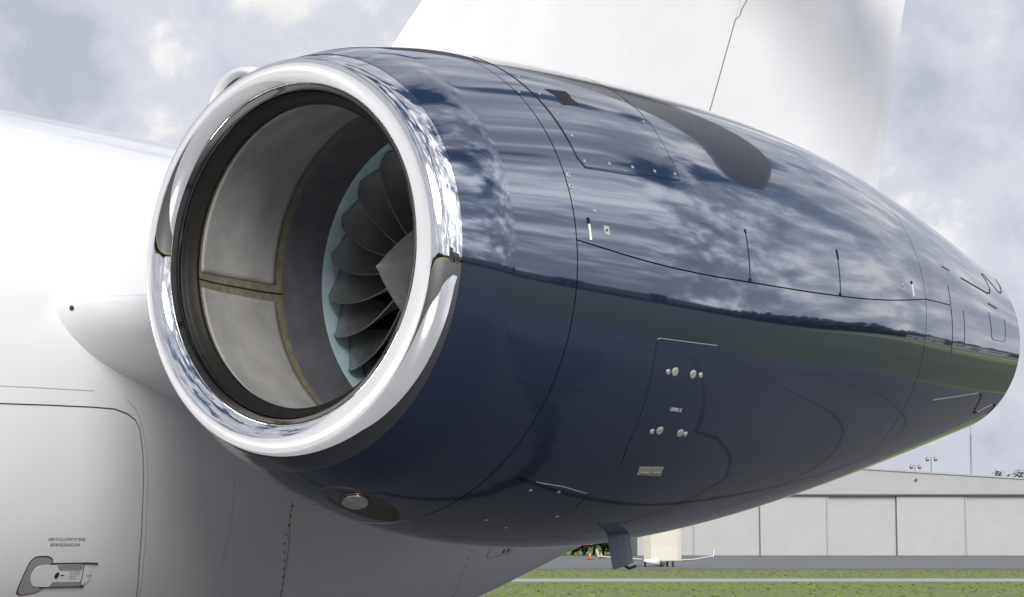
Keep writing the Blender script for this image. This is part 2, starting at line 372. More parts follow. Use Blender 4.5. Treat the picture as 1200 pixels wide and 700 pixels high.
# anti-ice outlet low on the front cowl
def ell(c, a, b, n=28, skew=0.0, tail=0.0):
    o = []
    for k in range(n):
        t = 2*math.pi*k/n; x = math.cos(t); y = math.sin(t)
        o.append((c[0]+a*x*(1+tail*max(0, x)), c[1]+b*y*(1-0.45*tail*max(0, x))+skew*x))
    return o
def rnd(pts, k=3):
    for _ in range(k):
        o = []
        for a, b in zip(pts, pts[1:]+pts[:1]): o += [(a[0]*.8+b[0]*.2, a[1]*.8+b[1]*.2), (a[0]*.2+b[0]*.8, a[1]*.2+b[1]*.8)]
        pts = o
    return pts
npoly('outlet_surround', rnd([(0.10, -90), (0.086, -84.5), (0.13, -78.8), (0.22, -77.2), (0.32, -78.6), (0.39, -82), (0.395, -86.5), (0.33, -90.5), (0.2, -93)]), 0.0014, MT['bare'])
npoly('outlet_rim', ell((0.200, -84.6), 0.058, 5.0, 28, -2.0), 0.0030, MT['exh_cavity'])
npoly('anti_ice_outlet', ell((0.204, -84.8), 0.049, 4.2, 28, -2.0), 0.0045, MT['lens'])
# rear cowl: door outlines, links and slots
nrib('panel_seam', [(2.578, 4.1), (2.858, 4.4)], 0.0040, MT['line']); nrib('panel_seam', [(2.876, 11.78), (2.869, 4.4), (2.885, -5), (2.90, -13)], 0.0014, MT['line'])
nrib('panel_seam', [(3.03, 4), (3.05, -10)], 0.0012, MT['line']); nrib('slot', [(2.8701, 19.1), (2.9541, 18.9)], 0.0045, MT['line'])
ZZ = [(3.10, 18.3), (3.4627, 18.2), (3.515, 19.4), (3.555, 22.4), (3.560, 27.5), (3.545, 30.8), (3.565, 32.2), (3.60, 32.0), (3.655, 28.5), (3.70, 25.8), (3.75, 25.5), (3.795, 28), (3.85, 33.78), (3.90, 42)]
nrib('reverser_door_seam', ZZ, 0.0065, MT['line'])
nrib('slot', [(3.4341, 12.4), (3.5642, 12.1)], 0.006, MT['line'])
nrib('panel_seam', [(3.415, 8.0), (3.434, -3.6), (3.452, -4.6), (3.4888, -4.86), (3.6262, -4.4), (3.65, -3.6), (3.665, 8)], 0.0018, MT['line'])
ZB = [(3.4602, -31.6), (3.505, -32.6), (3.53, -35), (3.55, -40), (3.58, -44.6), (3.643, -46.0)]
nrib('reverser_door_seam', ZB, 0.0085, MT['line']); nrib('reverser_door_seam', [(3.8105, -42.7), (3.85, -43.3), (3.875, -46), (3.90, -54)], 0.0085, MT['line'])
nrib('reverser_door_edge', [(2.8626, -30.9), (3.46, -31.5)], 0.0042, MT['steel']); nrib('reverser_door_edge', [(3.645, -46.0), (3.73, -44.0), (3.8105, -42.6)], 0.0042, MT['steel'])
# exhaust
def lathe(name, PR_, m, parent, n=96, C=lambda s: (0, 0), smooth=True):
    V = []; F = []
    for s, r_ in PR_:
        cy, cz = C(s)
        for j in range(n): a = 2*math.pi*j/n; V.append(loc(s, cy+r_*math.cos(a), cz+r_*math.sin(a)))
    for k in range(len(PR_)-1):
        for j in range(n): F.append((k*n+j, k*n+(j+1) % n, (k+1)*n+(j+1) % n, (k+1)*n+j))
    return mesh(name, V, F, m, parent, smooth)
CE = lambda s: (float(np.interp(s, _tab_s, _tab_y)), float(np.interp(s, _tab_s, _tab_z)))
lathe('nozzle', [(SEND-.002, 0.3818), (SEND+.004, 0.380), (SEND+.004, 0.368), (SEND-.3, 0.36), (SEND-1.2, 0.36)], MT['exh_cavity'], nac, C=CE)
lathe('exhaust_cone', [(SEND-1.2, 0.355), (SEND-1.18, 0.20), (SEND-.6, 0.17), (SEND-.05, 0.02), (SEND-.04, 0.0)], MT['exh_cavity'], nac, C=CE)

# ---- polished lip
DU = (0.002, -0.043, 0.015, 0.007)
CD = lambda s: (DU[0]+DU[1]*s, DU[2]+DU[3]*s)
V = []; F = []; n = 200; rows = []
K = 26
for k in range(K+1):                       # outer half, from the seam to the highlight
    a = k/K*math.pi/2
    # dense towards the highlight
    s = S0*math.sin(a); rows.append((s, None, k/(2*K)))
RI, SI = 0.4605, 0.0
for k in range(1, K+1):
    a = k/K*math.pi/2
    s = S0+(SI-S0)*(1-math.cos(a)); r_ = RI+(RH-RI)*(1-math.sin(a))
    rows.append((s, r_, 0.5+k/(2*K)))
for s, r_, t in rows:
    w = t*t*(3-2*t); co = (float(spline(SN, NY, max(s, -.05))), float(spline(SN, NZ, max(s, -.05)))); ci = CD(s)
    cy = co[0]*(1-w)+ci[0]*w; cz = co[1]*(1-w)+ci[1]*w
    if r_ is None: r_ = float(prof(s))
    for j in range(n):
        a = 2*math.pi*j/n; ss = s
        if s > -0.05 and t < .5: ss = s+sB(math.degrees(a))*(1+s/.05)
        V.append(loc(ss, cy+r_*math.cos(a), cz+r_*math.sin(a)))
for k in range(len(rows)-1):
    for j in range(n): F.append((k*n+j, k*n+(j+1) % n, (k+1)*n+(j+1) % n, (k+1)*n+j))
lip = mesh('intake_lip', V, F, MT['chrome'], jet, True)
tag(lip, label='mirror polished bare metal intake lip')
lathe('lip_seal', [(0.0, 0.4585), (0.008, 0.4520), (0.020, 0.4480), (0.0205, 0.4430), (0.034, 0.4380), (0.036, 0.430), (0.05, 0.430)], MT['seal'], lip, 160, CD)

# ---- intake duct and liner
def DPt(s, r_, th):
    cy, cz = CD(s); t = R(th); return loc(s, cy+r_*math.cos(t), cz+r_*math.sin(t))
DS = [0.040, 0.15, 0.30, 0.49, 0.56, 0.639]; DR = [0.430, 0.462, 0.487, 0.502, 0.490, 0.467]
dr_ = lambda s: float(spline(DS, DR, s))
duct = lathe('intake_duct', [(s, dr_(s)) for s in np.linspace(0.040, 0.49, 22)], MT['tan'], jet, 160, CD)
tag(duct, label='grey lined air intake duct')
lathe('fan_case', [(s, dr_(s)) for s in np.linspace(0.4905, 0.639, 10)], MT['duct'], duct, 160, CD)
lathe('rub_strip', [(0.639, 0.4665), (0.643, 0.4655), (0.74, 0.4655), (0.85, 0.4655)], MT['ring'], duct, 160, CD)
lathe('duct_back', [(0.85, 0.4655), (1.05, 0.46), (1.05, 0.1)], MT['dark'], duct, 60, CD)
for t0, t1 in ((-175.2, -56), (-55, 63.5), (64.5, 183.2)):
    V = []; F = []; Nn = []; ns, ntt = 20, 60
    b0, b1, c0, c1 = 0.066, 0.458, t0+2.3, t1-2.3
    for i in range(ns+1):
        for j in range(ntt+1):
            s = b0+(b1-b0)*i/ns; th = c0+(c1-c0)*j/ntt
            V.append(DPt(s, dr_(s)-0.0016, th))
    for i in range(ns):
        for j in range(ntt): F.append((i*(ntt+1)+j, i*(ntt+1)+j+1, (i+1)*(ntt+1)+j+1, (i+1)*(ntt+1)+j))
    o = mesh('liner_panel', V, F, MT['liner'], duct, True)
    sm = o.modifiers.new('t', 'SOLIDIFY'); sm.thickness = 0.0014; sm.offset = 0
for th in (184.0, 64.0, -55.5):
    V = []; F = []
    for i in range(23):
        s = 0.041+i*(0.49-0.041)/22; q = dr_(s)-0.0012
        V += [DPt(s, q, th-.28), DPt(s, q, th+.28)]
    F = [(2*i, 2*i+1, 2*i+3, 2*i+2) for i in range(22)]
    mesh('liner_joint', V, F, MT['dark'], duct)
# ring of liner rivets
riv = MB()
for k in range(0, 150):
    th = k*2.4; c = DPt(0.052, dr_(0.052)-0.001, th); riv.tube([DPt(0.052, dr_(0.052), th), DPt(0.052, dr_(0.052)-0.0015, th)], 0.0018, 6)
rv = riv.build('liner_rivets', MT['seal'], duct); rv['kind'] = 'stuff'

# ---- fan
fan = lathe('fan', [(0.56, 0.10), (0.62, 0.155), (0.66, 0.172), (0.86, 0.19), (0.86, 0.05)], MT['spin'], jet, 96, CD)
tag(fan, label='turbofan with dark titanium blades and grey conical spinner')
tip = 0.365
lathe('spinner', [(tip, 0.0008), (tip+.004, 0.0045), (tip+.03, 0.0195), (0.45, 0.0560), (0.52, 0.0995), (0.58, 0.1350), (0.628, 0.161), (0.632, 0.160)], MT['spin'], fan, 96, CD)
NB = 22
def blade(k):
    V = []; F = []; I = []
    nr, ncd = 20, 14
    th0 = 169.9+k*360/NB
    def pt(u, c, side):
        r_ = 0.150+(0.4615-0.150)*u
        # leading edge line: bulges round in mid span, pulled back at the tip
        lean = 3.5+4.5*math.sin(math.pi*min(1, u*1.02))*(1-u)**0.3 - 3.5*u
        if u > 0.8: lean -= 3.0*((u-.8)/.2)**2.2
        sle = 0.612+0.030*u+0.006*math.sin(math.pi*u)
        if u > 0.84: sle += 0.022*((u-.84)/.16)**2
        axl = 0.185-0.075*u; circ = 10+16*u**0.8          # axial and circumferential chord
        cc = c
        th = th0+lean-circ*(cc**1.15)
        s = sle+axl*(cc**0.9)
        t = 0.0045*(1-0.6*u)*math.sin(math.pi*min(1, max(0, c*0.92+0.04)))**0.6
        return s, r_, th+side*math.degrees(t/r_), t
    for side in (1, -1):
        b = len(V)
        for i in range(nr+1):
            for j in range(ncd+1):
                s, r_, th, t = pt(i/nr, (j/ncd)**1.3, side); V.append(DPt(s-side*0.35*t, r_, th))
        for i in range(nr):
            for j in range(ncd):
                q = (b+i*(ncd+1)+j, b+i*(ncd+1)+j+1, b+(i+1)*(ncd+1)+j+1, b+(i+1)*(ncd+1)+j)
                F.append(q if side > 0 else q[::-1]); I.append(0)
    w = ncd+1; B = (nr+1)*w
    for i in range(nr): F.append((i*w, (i+1)*w, B+(i+1)*w, B+i*w)); I.append(1); F.append((i*w+ncd, B+i*w+ncd, B+(i+1)*w+ncd, (i+1)*w+ncd)); I.append(0)
    for j in range(ncd): F.append((nr*w+j, nr*w+j+1, B+nr*w+j+1, B+nr*w+j)); I.append(0)
    return mesh('fan_blade', V, F, None, fan, True, mi=I, mats=[MT['blade'], MT['bladeedge']])
for k in range(NB): blade(k)

# ---- drain mast under the nacelle
p = NP(1.26, -72.4); px, py, pz = p
dm = MB()
sec = [(-0.020, 0.0), (-0.006, 0.007), (0.03, 0.010), (0.08, 0.008), (0.125, 0.002), (0.125, -0.002), (0.08, -0.008), (0.03, -0.010), (-0.006, -0.007)]
V = []; F = []
for q, (zz, sc, sh) in enumerate([(0.012, 0.90, -.004), (-0.03, 0.9, 0.004), (-0.075, 0.88, 0.016), (-0.105, 0.86, 0.026)]):
    for a, b in sec: V.append((px-.05+a*sc*0.92+sh, py+b, pz+zz-(0.0 if q < 3 else -a*.15)))
ns_ = len(sec)
for q in range(3):
    for j in range(ns_): F.append((q*ns_+j, q*ns_+(j+1) % ns_, (q+1)*ns_+(j+1) % ns_, (q+1)*ns_+j))
F.append(tuple(3*ns_+j for j in range(ns_)))
dmo = mesh('drain_mast', V, F, MT['mastp'], nac)
dm = MB(); dm.tube([(px-.01, py, pz-.085), (px+.05, py, pz-.105), (px+.085, py, pz-.098)], 0.005, 8); dm.build('drain_pipe', MT['dark'], nac, True)

# ---- fuselage
FY = -2.2
FS = [-11.4, -11.1, -10.3, -9.0, -7.5, 1, 2, 3, 4, 5, 6, 7.5, 9.0]
FT = [-0.55, -0.25, 0.15, 0.62, 0.80, .80, .80, .80, .80, .79, .76, .68, .50]
FB = [-0.75, -1.00, -1.22, -1.33, -1.35, -1.35, -1.28, -1.13, -.85, -.55, -.22, .12, .40]
FW = [0.10, 0.40, 0.75, 1.0, 1.08, 1.08, 1.03, .93, .78, .60, .44, .25, .05]
_fs = np.linspace(FS[0], FS[-1], 900)
_ft = np.interp(_fs, FS, FT); _fb = np.interp(_fs, FS, FB); _fw = np.interp(_fs, FS, FW)
ker = np.hanning(45); ker /= ker.sum()
sm_ = lambda a: np.convolve(np.pad(a, 22, 'edge'), ker, 'valid')
_ft, _fb, _fw = sm_(_ft), sm_(_fb), sm_(_fw)
def FP(s, ph, dr=0.0):
    t = float(np.interp(s, _fs, _ft)); b = float(np.interp(s, _fs, _fb)); w = float(np.interp(s, _fs, _fw)); a = R(ph)
    return Vector((s, -(FY+(w+dr)*math.cos(a)), JZ+(t+b)/2+((t-b)/2+dr)*math.sin(a)))
def FN(s, ph):
    u = FP(s+.01, ph)-FP(s-.01, ph); v = FP(s, ph+.5)-FP(s, ph-.5); n = v.cross(u).normalized(); o = FP(s, ph, .1)-FP(s, ph)
    return n if n.dot(o) > 0 else -n
ss = list(np.linspace(-11.4, -6, 34))+list(np.linspace(-5.8, 9.0, 120)); tt = np.arange(0, 360, 3)
V = [FP(s, t) for s in ss for t in tt]; w = len(tt)
F = [(i*w+j, i*w+(j+1) % w, (i+1)*w+(j+1) % w, (i+1)*w+j) for i in range(len(ss)-1) for j in range(w)]
F += [tuple(range(w)), tuple((len(ss)-1)*w+j for j in range(w))[::-1]]
fus = mesh('fuselage', V, F, MT['white'], jet, True); tag(fus, label='glossy white rear fuselage')
def frib(name, pts, width, m, dr=0.0012): return ribbon(name, pts, width, m, fus, FP, FN, dr)
frib('door_seam', [(-0.30, -4.9), (-0.118, -4.65), (0.08, -4.37), (0.252, -4.22), (0.340, -4.30), (0.395, -5.0), (0.430, -6.0)], 0.0035, MT['ink'])
frib('door_seam', [(0.430, -6.0), (0.452, -7.4), (0.479, -11.5), (0.535, -22.4), (0.60, -32), (0.674, -40.3), (0.72, -46)], 0.0028, MT['wline'])
frib('door_surround', [(-0.3, -2.0), (0.0, -1.6), (0.248, -1.41)], 0.0025, MT['wfaint'])
frib('door_surround', [(0.385, -2.4), (0.425, -4.0), (0.450, -5.8), (0.495, -11.5), (0.552, -22.4), (0.62, -32), (0.70, -42)], 0.0028, MT['wfaint'])
frib('skin_seam', [(1.245, -20.5), (1.262, -24.4), (1.311, -30.1), (1.358, -36.3), (1.424, -43.3), (1.47, -48)], 0.0016, MT['wline'])
frib('skin_seam', [(0.86, -2), (0.90, -12), (0.95, -22), (1.0, -34)], 0.0014, MT['wfaint'])
frib('skin_tick', [(1.196, -21.5), (1.312, -21.55)], 0.006, MT['wprint'])
RM = disc_mesh('rivet', 0.0042, 0.0008, MT['ink'], slot=False, n=8)
for k in range(13):
    f = k/12; s_ = float(np.interp(f, [0, .3, .6, 1], [1.252, 1.269+.004, 1.345, 1.45])); t_ = -21.4-f*24
    on_surface(link('rivet', RM, fus), FP, FN, s_, t_, 0.001)
for k in range(8):
    f = k/7; on_surface(link('rivet', RM, fus), FP, FN, float(np.interp(f, [0, .4, 1], [2.552, 2.60, 2.73])), -38.2-f*19, 0.001)
frib('service_panel_seam', [(2.69, -37.5), (2.72, -42.5), (2.90, -42.6), (2.90, -38)], 0.0018, MT['wline'])
MBk = disc_mesh('vent_hole', 0.006, 0.001, MT['ink'], slot=False, n=10)
for s_, t_ in ((2.835, -41.3), (2.872, -41.4)):
    o = link('vent_hole', MBk, fus); on_surface(o, FP, FN, s_, t_, 0.001); o.scale = (1, 2.2, 1)
# door handle placard
def fpoly(name, pts, dr, m): return npoly(name, pts, dr, m, fus, FP, FN)
def rnd(pts, k=3):
    for _ in range(k):
        o = []
        for a, b in zip(pts, pts[1:]+pts[:1]): o += [(a[0]*.8+b[0]*.2, a[1]*.8+b[1]*.2), (a[0]*.2+b[0]*.8, a[1]*.2+b[1]*.8)]
        pts = o
    return pts
HA = [(0.150, -31.3), (0.222, -31.2), (0.235, -33.5), (0.236, -37.4), (0.215, -38.7), (0.158, -39.0), (0.152, -37)]
fpoly('handle_recess_edge', rnd([(0.140, -31.0), (0.224, -30.9), (0.250, -33.5), (0.262, -37.2), (0.225, -38.9), (0.149, -39.3), (0.140, -36.5)]), 0.0012, MT['ink'])
fpoly('handle_recess', rnd([(0.143, -31.25), (0.222, -31.15), (0.247, -33.5), (0.258, -37.1), (0.223, -38.65), (0.153, -39.05), (0.144, -36.5)]), 0.0026, MT['grey'])
fpoly('door_handle', rnd([(0.180, -32.6), (0.40, -32.45), (0.425, -37.3), (0.200, -37.4), (0.172, -35.6), (0.168, -34.2)], 2), 0.0042, MT['white'])
fpoly('handle_stripe', [(0.252, -32.45), (0.362, -32.45), (0.366, -33.7), (0.274, -33.7)], 0.0056, MT['grey'])
fpoly('handle_stripe', [(0.268, -36.15), (0.384, -36.2), (0.390, -37.2), (0.262, -37.2)], 0.0056, MT['grey'])
frib('handle_outline', [(0.225, -32.45), (0.385, -32.4), (0.425, -32.5)], 0.0025, MT['ink'], 0.0055); frib('handle_outline', [(0.225, -37.3), (0.41, -37.35)], 0.0025, MT['ink'], 0.0055)
frib('handle_outline', [(0.366, -32.45), (0.392, -37.3)], 0.002, MT['ink'], 0.0055)
db = link('lock_button', disc_mesh('lock_button', 0.008, 0.002, MT['ink'], slot=False), fus); on_surface(db, FP, FN, 0.272, -34.75, 0.0052); db.scale = (1, 1.5, 1)
def surf_text(name, body, s0, ph0, h, PF, NF, parent, m, dr, width=None):
    cu = bpy.data.curves.new(name, 'FONT'); cu.body = body; cu.size = 1.0; cu.align_x = 'LEFT'; cu.fill_mode = 'FRONT'; cu.resolution_u = 2
    to = bpy.data.objects.new(name, cu); COL.objects.link(to); dg = bpy.context.evaluated_depsgraph_get(); dg.update()
    me = bpy.data.meshes.new_from_object(to.evaluated_get(dg)); bpy.data.objects.remove(to); bpy.data.curves.remove(cu)
    xs = [v.co.x for v in me.vertices]; W_ = max(xs)-min(xs); k = h/0.7; kx = (width/W_) if width else k
    for v in me.vertices:
        s = s0+v.co.x*kx; base = PF(s, ph0, 0); r_ = (PF(s, ph0+1)-base).length
        v.co = PF(s, ph0+v.co.y*k/r_, dr)
    me.name = name; me.materials.clear(); me.materials.append(m); return link(name, me, parent)
surf_text('door_text', 'OPEN TO FULL EXTENT OF TRAVEL', 0.180, -28.0, 0.011, FP, FN, fus, MT['ink'], 0.0012, 0.152)
surf_text('door_text', 'BEFORE RELEASING DOOR', 0.197, -29.05, 0.011, FP, FN, fus, MT['ink'], 0.0012, 0.120)
for k, q in enumerate(('PULL HANDLE', 'TURN TO OPEN', 'PUSH TO', 'CLOSE')): surf_text('handle_text', q, 0.318+.003*k, -34.15-k*.5, 0.0042, FP, FN, fus, MT['ink'], 0.0058, 0.042 if k < 2 else 0.03)
surf_text('handle_text', 'PUSH', 0.396, -35.1, 0.006, FP, FN, fus, MT['ink'], 0.0056, 0.022)
frib('handle_arrow', [(0.288, -34.8), (0.302, -34.8)], 0.003, MT['ink'], 0.0056)
surf_text('cowl_text', 'OPEN 5', 0.9166, -28.5, 0.012, NP, NN, nac, MT['wprint'], 0.0010, 0.052)

# ---- pylon: thick blunt fairing between fuselage and nacelle
V = []; F = []
ps = [0, .012, .05, .11, .20, .32, .46, .62, .85, 1.2, 1.7, 2.3, 2.9, 3.4]
hh = [0, .05, .10, .145, .19, .225, .26, .29, .31, .31, .27, .19, .09, .01]
prof2 = [(a, b) for a, b in zip(ps, hh)]+[(a, -b) for a, b in list(zip(ps, hh))[-2:0:-1]]
stn = [(-1.35, 0.05, 1.12), (-1.17, 0.085, 1.05), (-1.08, 0.12, 0.97), (-0.95, 0.14, 0.93), (-0.80, 0.20, 0.92), (-0.55, 0.27, 0.92)]
for y_, s_, k_ in stn:
    for a, b in prof2: V.append((s_+a, -y_, JZ-0.024+b*k_*(0.18 if b > 0 else 1.0)-0.03*a))
w = len(prof2)
for q in range(len(stn)-1):
    for j in range(w): F.append((q*w+j, q*w+(j+1) % w, (q+1)*w+(j+1) % w, (q+1)*w+j))
pyl = mesh('engine_pylon', V, F, MT['white'], jet, True)
sb = pyl.modifiers.new('s', 'SUBSURF'); sb.levels = 2; sb.render_levels = 2
bpy.context.view_layer.update()
_dg = bpy.context.evaluated_depsgraph_get(); _pe = pyl.evaluated_get(_dg)
_hit, _hp, _hn, _ = _pe.ray_cast(Vector((-4.087, -3.987, 1.6)), (Vector((0.158, 1.13, JZ-.042))-Vector((-4.087, -3.987, 1.6))).normalized())
if _hit:
    if _hn.dot(Vector((-4.087, -3.987, 1.6))-_hp) < 0: _hn = -_hn
    o = link('drain_hole', disc_mesh('drain_hole', 0.0085, 0.001, MT['ink'], slot=False, n=12), pyl); o.location = _hp+_hn*0.001; o.rotation_euler = _hn.to_track_quat('Z', 'Y').to_euler()

# ---- tail fin, rudder, tailplane, air scoop
def airfoil(n=14):
    xs = [0.5*(1-math.cos(math.pi*i/n)) for i in range(n+1)]
    yt = [5*(0.2969*math.sqrt(x)-0.126*x-0.3516*x*x+0.2843*x**3-0.1036*x**4) for x in xs]
    return xs, yt
# leading edge s = 2.91+(z-1.528)*0.813, trailing edge s = 7.613+(z-1.503)*0.333
le = lambda z: 2.91+(z-1.528)*0.813; te = lambda z: 7.613+(z-1.503)*0.333
hin = lambda z: 5.537+(z-1.671)*0.495
z0, z1 = 0.55, 3.52
def finpart(name, edge0, edge1, tk, parent):
    n = 18; V = []; F = []; w = 2*(n+1)
    for z in (z0, z1):
        L0, L1 = le(z), te(z); a, b = edge0(z), edge1(z); up = []; dn = []
        for i in range(n+1):
            u = i/n; u = u**1.8 if a <= L0+1e-6 else u
            x = a+(b-a)*u; f = (x-L0)/(L1-L0)
            t = max(0.004, 5*tk*(L1-L0)*(0.2969*math.sqrt(max(f, 0))-0.126*f-0.3516*f*f+0.2843*f**3-0.1036*f**4)) if f > 1e-5 else 0.0
            up.append((x, -FY+t, JZ+z)); dn.append((x, -FY-t, JZ+z))
        V += up+dn[::-1]
    for j in range(w): F.append((j, (j+1) % w, w+(j+1) % w, w+j))
    F += [tuple(range(w))[::-1], tuple(range(w, 2*w))]
    o = mesh(name, V, F, MT['white'], parent)
    for p_ in o.data.polygons: p_.use_smooth = len(p_.vertices) == 4
    try: o.data.set_sharp_from_angle(angle=R(40))
    except Exception: pass
    return o
fin = finpart('tail_fin', le, lambda z: hin(z)-.004, 0.034, jet)
finpart('rudder', lambda z: hin(z)+.004, te, 0.034, fin)
V = []; F = []
zz_ = [0.60, 1.0, 1.6, 2.22, 2.26, 2.30, 2.36, 2.9, 3.4]; jg = [0, 0, 0, 0, .035, .035, .06, .06, .06]
for z_, j_ in zip(zz_, jg):
    L0, L1 = le(z_), te(z_); x_ = hin(z_)+j_; f_ = (x_-L0)/(L1-L0)
    t_ = 5*0.034*(L1-L0)*(0.2969*math.sqrt(f_)-0.126*f_-0.3516*f_*f_+0.2843*f_**3-0.1036*f_**4)
    for dx, dt in ((-.0035, .003), (.0035, .003), (.0035, -.01), (-.0035, -.01)): V.append((x_+dx, -FY-t_-dt, JZ+z_))
for i in range(len(zz_)-1):
    for j in range(4): F.append((i*4+j, i*4+(j+1) % 4, (i+1)*4+(j+1) % 4, (i+1)*4+j))
mesh('rudder_seam', V, F, MT['wline'], fin)
# tailplane on top of the fin
def lift(name, stations, m, parent, flip=1):
    xs, yt = airfoil(12); V = []; F = []
    for (y_, s_, c_, z_, tk) in stations:
        up = [(s_+x*c_, -y_, JZ+z_+t*tk*c_) for x, t in zip(xs, yt)]; dn = [(s_+x*c_, -y_, JZ+z_-t*tk*c_*0.8) for x, t in zip(xs, yt)][::-1]
        V += up+dn[1:-1]
    w = 2*len(xs)-2
    for q in range(len(stations)-1):
        for j in range(w): F.append((q*w+j, q*w+(j+1) % w, (q+1)*w+(j+1) % w, (q+1)*w+j))
    F += [tuple(range(w)), tuple((len(stations)-1)*w+j for j in range(w))[::-1]]
    o = mesh(name, V, F, m, parent, True)
    try: o.data.set_sharp_from_angle(angle=R(50))
    except Exception: pass
    return o
st = []
for y_, s_, c_ in [(-6.05, 6.15, .5), (-5.95, 5.85, 1.0), (-5.6, 5.60, 1.2), (-2.2, 4.35, 2.3), (1.2, 5.60, 1.2), (1.55, 5.85, 1.0), (1.65, 6.15, .5)]:
    st.append((y_, s_, c_, 3.52, 0.10))
tp = lift('tailplane', st, MT['white'], jet)
sc = empty('air_scoop', (0, 0, 0)); sc.parent = jet
def scoop():
    V = []; F = []; n = 48; b = MB()
    rows_ = []
    c0 = (1.90, FY, 1.03)
    for s_, r_, dz in [(0.45, .085, -.01), (0.40, .10, -.01), (0.20, .118, 0), (0.10, .125, 0), (0.03, .133, 0), (0.008, .142, 0), (0.0, .151, 0), (0.006, .162, 0), (0.03, .172, 0), (0.10, .180, 0), (0.25, .186, 0), (0.6, .188, .005), (1.1, .188, .01), (1.8, .17, .0), (2.6, .10, -.05)]:
        r_ *= 1.17; rows_.append([(c0[0]+s_, -(c0[1]+r_*math.cos(2*math.pi*j/n)), JZ+c0[2]+dz+r_*math.sin(2*math.pi*j/n)) for j in range(n)])
    for r_ in rows_: V.extend(r_)
    for k in range(len(rows_)-1):
        for j in range(n): F.append((k*n+j, k*n+(j+1) % n, (k+1)*n+(j+1) % n, (k+1)*n+j))
    o = mesh('scoop_duct', V, F, None, sc, True, mi=[1 if k//n < 4 else 0 for k in range(len(F))], mats=[MT['white'], MT['exh_cavity']])  # inner rows get a darker metal, putting cavity shade into the colour
    mesh('scoop_throat', rows_[0]+[], [tuple(range(n))], MT['dark'], sc)
    b.box(2.05, 4.6, -FY-.10, -FY+.10, JZ+.62, JZ+.90); b.build('scoop_base', MT['white'], sc)
scoop()
# ---- wing, in front of and below the engine (out of frame, mirrored in the lip)
ws = []
for y_, s_, c_, z_, tk in [(-2.2, -4.3, 4.35, -1.22, .11), (-1.2, -4.05, 4.1, -1.17, .11), (0.27, -3.2, 3.26, -1.13, .105), (1.5, -2.4, 2.78, -1.11, .10), (4.6, -0.4, 1.80, -1.05, .10), (7.4, 1.45, 1.15, -1.0, .09), (7.8, 1.9, .9, -0.98, .08)]:
    ws.append((y_, s_-.22, c_, z_, tk*.55))
lift('wing', ws, MT['wing'], jet)
# main undercarriage under the wing
b = MB(); b.tube([(-1.6, 0.75, 0.35), (-1.5, 0.75, JZ-1.15)], 0.06, 12); b.build('gear_leg', MT['mast'], jet, True)
for y_ in (0.58, 0.92):
    b = MB(); b.tube([(-1.6, y_-.09, .34), (-1.6, y_-.075, .34), (-1.6, y_+.075, .34), (-1.6, y_+.09, .34)], [.24, .34, .34, .24], 28); b.build('wheel', MT['tyre'], jet, True)

# ------------------------------------------------------------------ ground
def flat(name, pts, z, m, kind='structure'):
    o = mesh(name, [(x, y, z) for x, y in pts], [tuple(range(len(pts)))], m); tag(o, kind=kind); return o
mg = mat('grass_ground', (0.175, 0.235, 0.052), 0.95, nscale=0.35, col2=(0.150, 0.18, 0.05), coord='Object', bump=0.3, bscale=3, detail=10)
ma = mat('apron_asphalt', (0.085, 0.085, 0.09), 0.85, nscale=0.25, namt=0.25, bump=0.3, bscale=30, detail=8)
mtx = mat('taxiway_asphalt', (0.19, 0.19, 0.205), 0.8, nscale=0.12, namt=0.2, detail=8, stretch=(1, 3, 1))
mcp = mat('pale_concrete', (0.46, 0.46, 0.43), 0.85, nscale=0.5, namt=0.2, detail=8)
flat('ground', [(-6000, -6000), (6000, -6000), (6000, 6000), (-6000, 6000)], 0.0, mg)
flat('apron', [(-90, -90), (110, -90), (70, -14), (22, -1), (11.4, 6.2), (13, 8.6), (13.2, 13.5), (13.8, 16.6), (11.8, 17.8), (10.4, 21), (6, 30), (-2, 36), (-90, 44)], 0.004, ma)
flat('taxiway', [(-260, 139), (300, 141), (300, 272), (-260, 272)], 0.004, mtx)

flat('path', [(-140, 88.5), (160, 89.5), (160, 97.5), (-140, 96.5)], 0.004, mcp)
def px2(x, d): return (x-600)/2400*d       # small-angle helper used to lay the far scene out in metres
tag(flat('worn_strip', [(-200, 126), (220, 127.5), (220, 139.0), (-200, 138.0)], 0.004, mat('dry_grass_edge', (0.20, 0.175, 0.09), 0.95, nscale=0.25, col2=(0.10, 0.12, 0.035), detail=9)), kind='structure')

# grass tufts on the verge
def tufts(name, n, x0, x1, y0, y1, h, m, seed):
    rg = np.random.RandomState(seed); V = []; F = []
    for k in range(n):
        y = rg.uniform(y0, y1); x = rg.uniform(x0, x1)
        if 87 < y < 100: continue
        b = len(V)
        for q in range(2):
            a = rg.uniform(0, math.pi); w = rg.uniform(.05, .16); hh_ = h*rg.uniform(.4, 1.1); dx, dy = math.cos(a)*w, math.sin(a)*w
            V += [(x-dx, y-dy, 0), (x+dx, y+dy, 0), (x+rg.uniform(-.05, .05), y, hh_)]; F.append((b+q*3, b+q*3+1, b+q*3+2))
    o = mesh(name, V, F, m); tag(o, 'short rough mown grass beside the pale path and taxiway', 'grass', kind='stuff'); return o
tufts('grass', 7000, -8, 42, 52, 128, 0.045, mat('grass_blades', (0.20, 0.27, 0.06), 0.8, nscale=0.5, col2=(0.18, 0.20, 0.055)), 3)

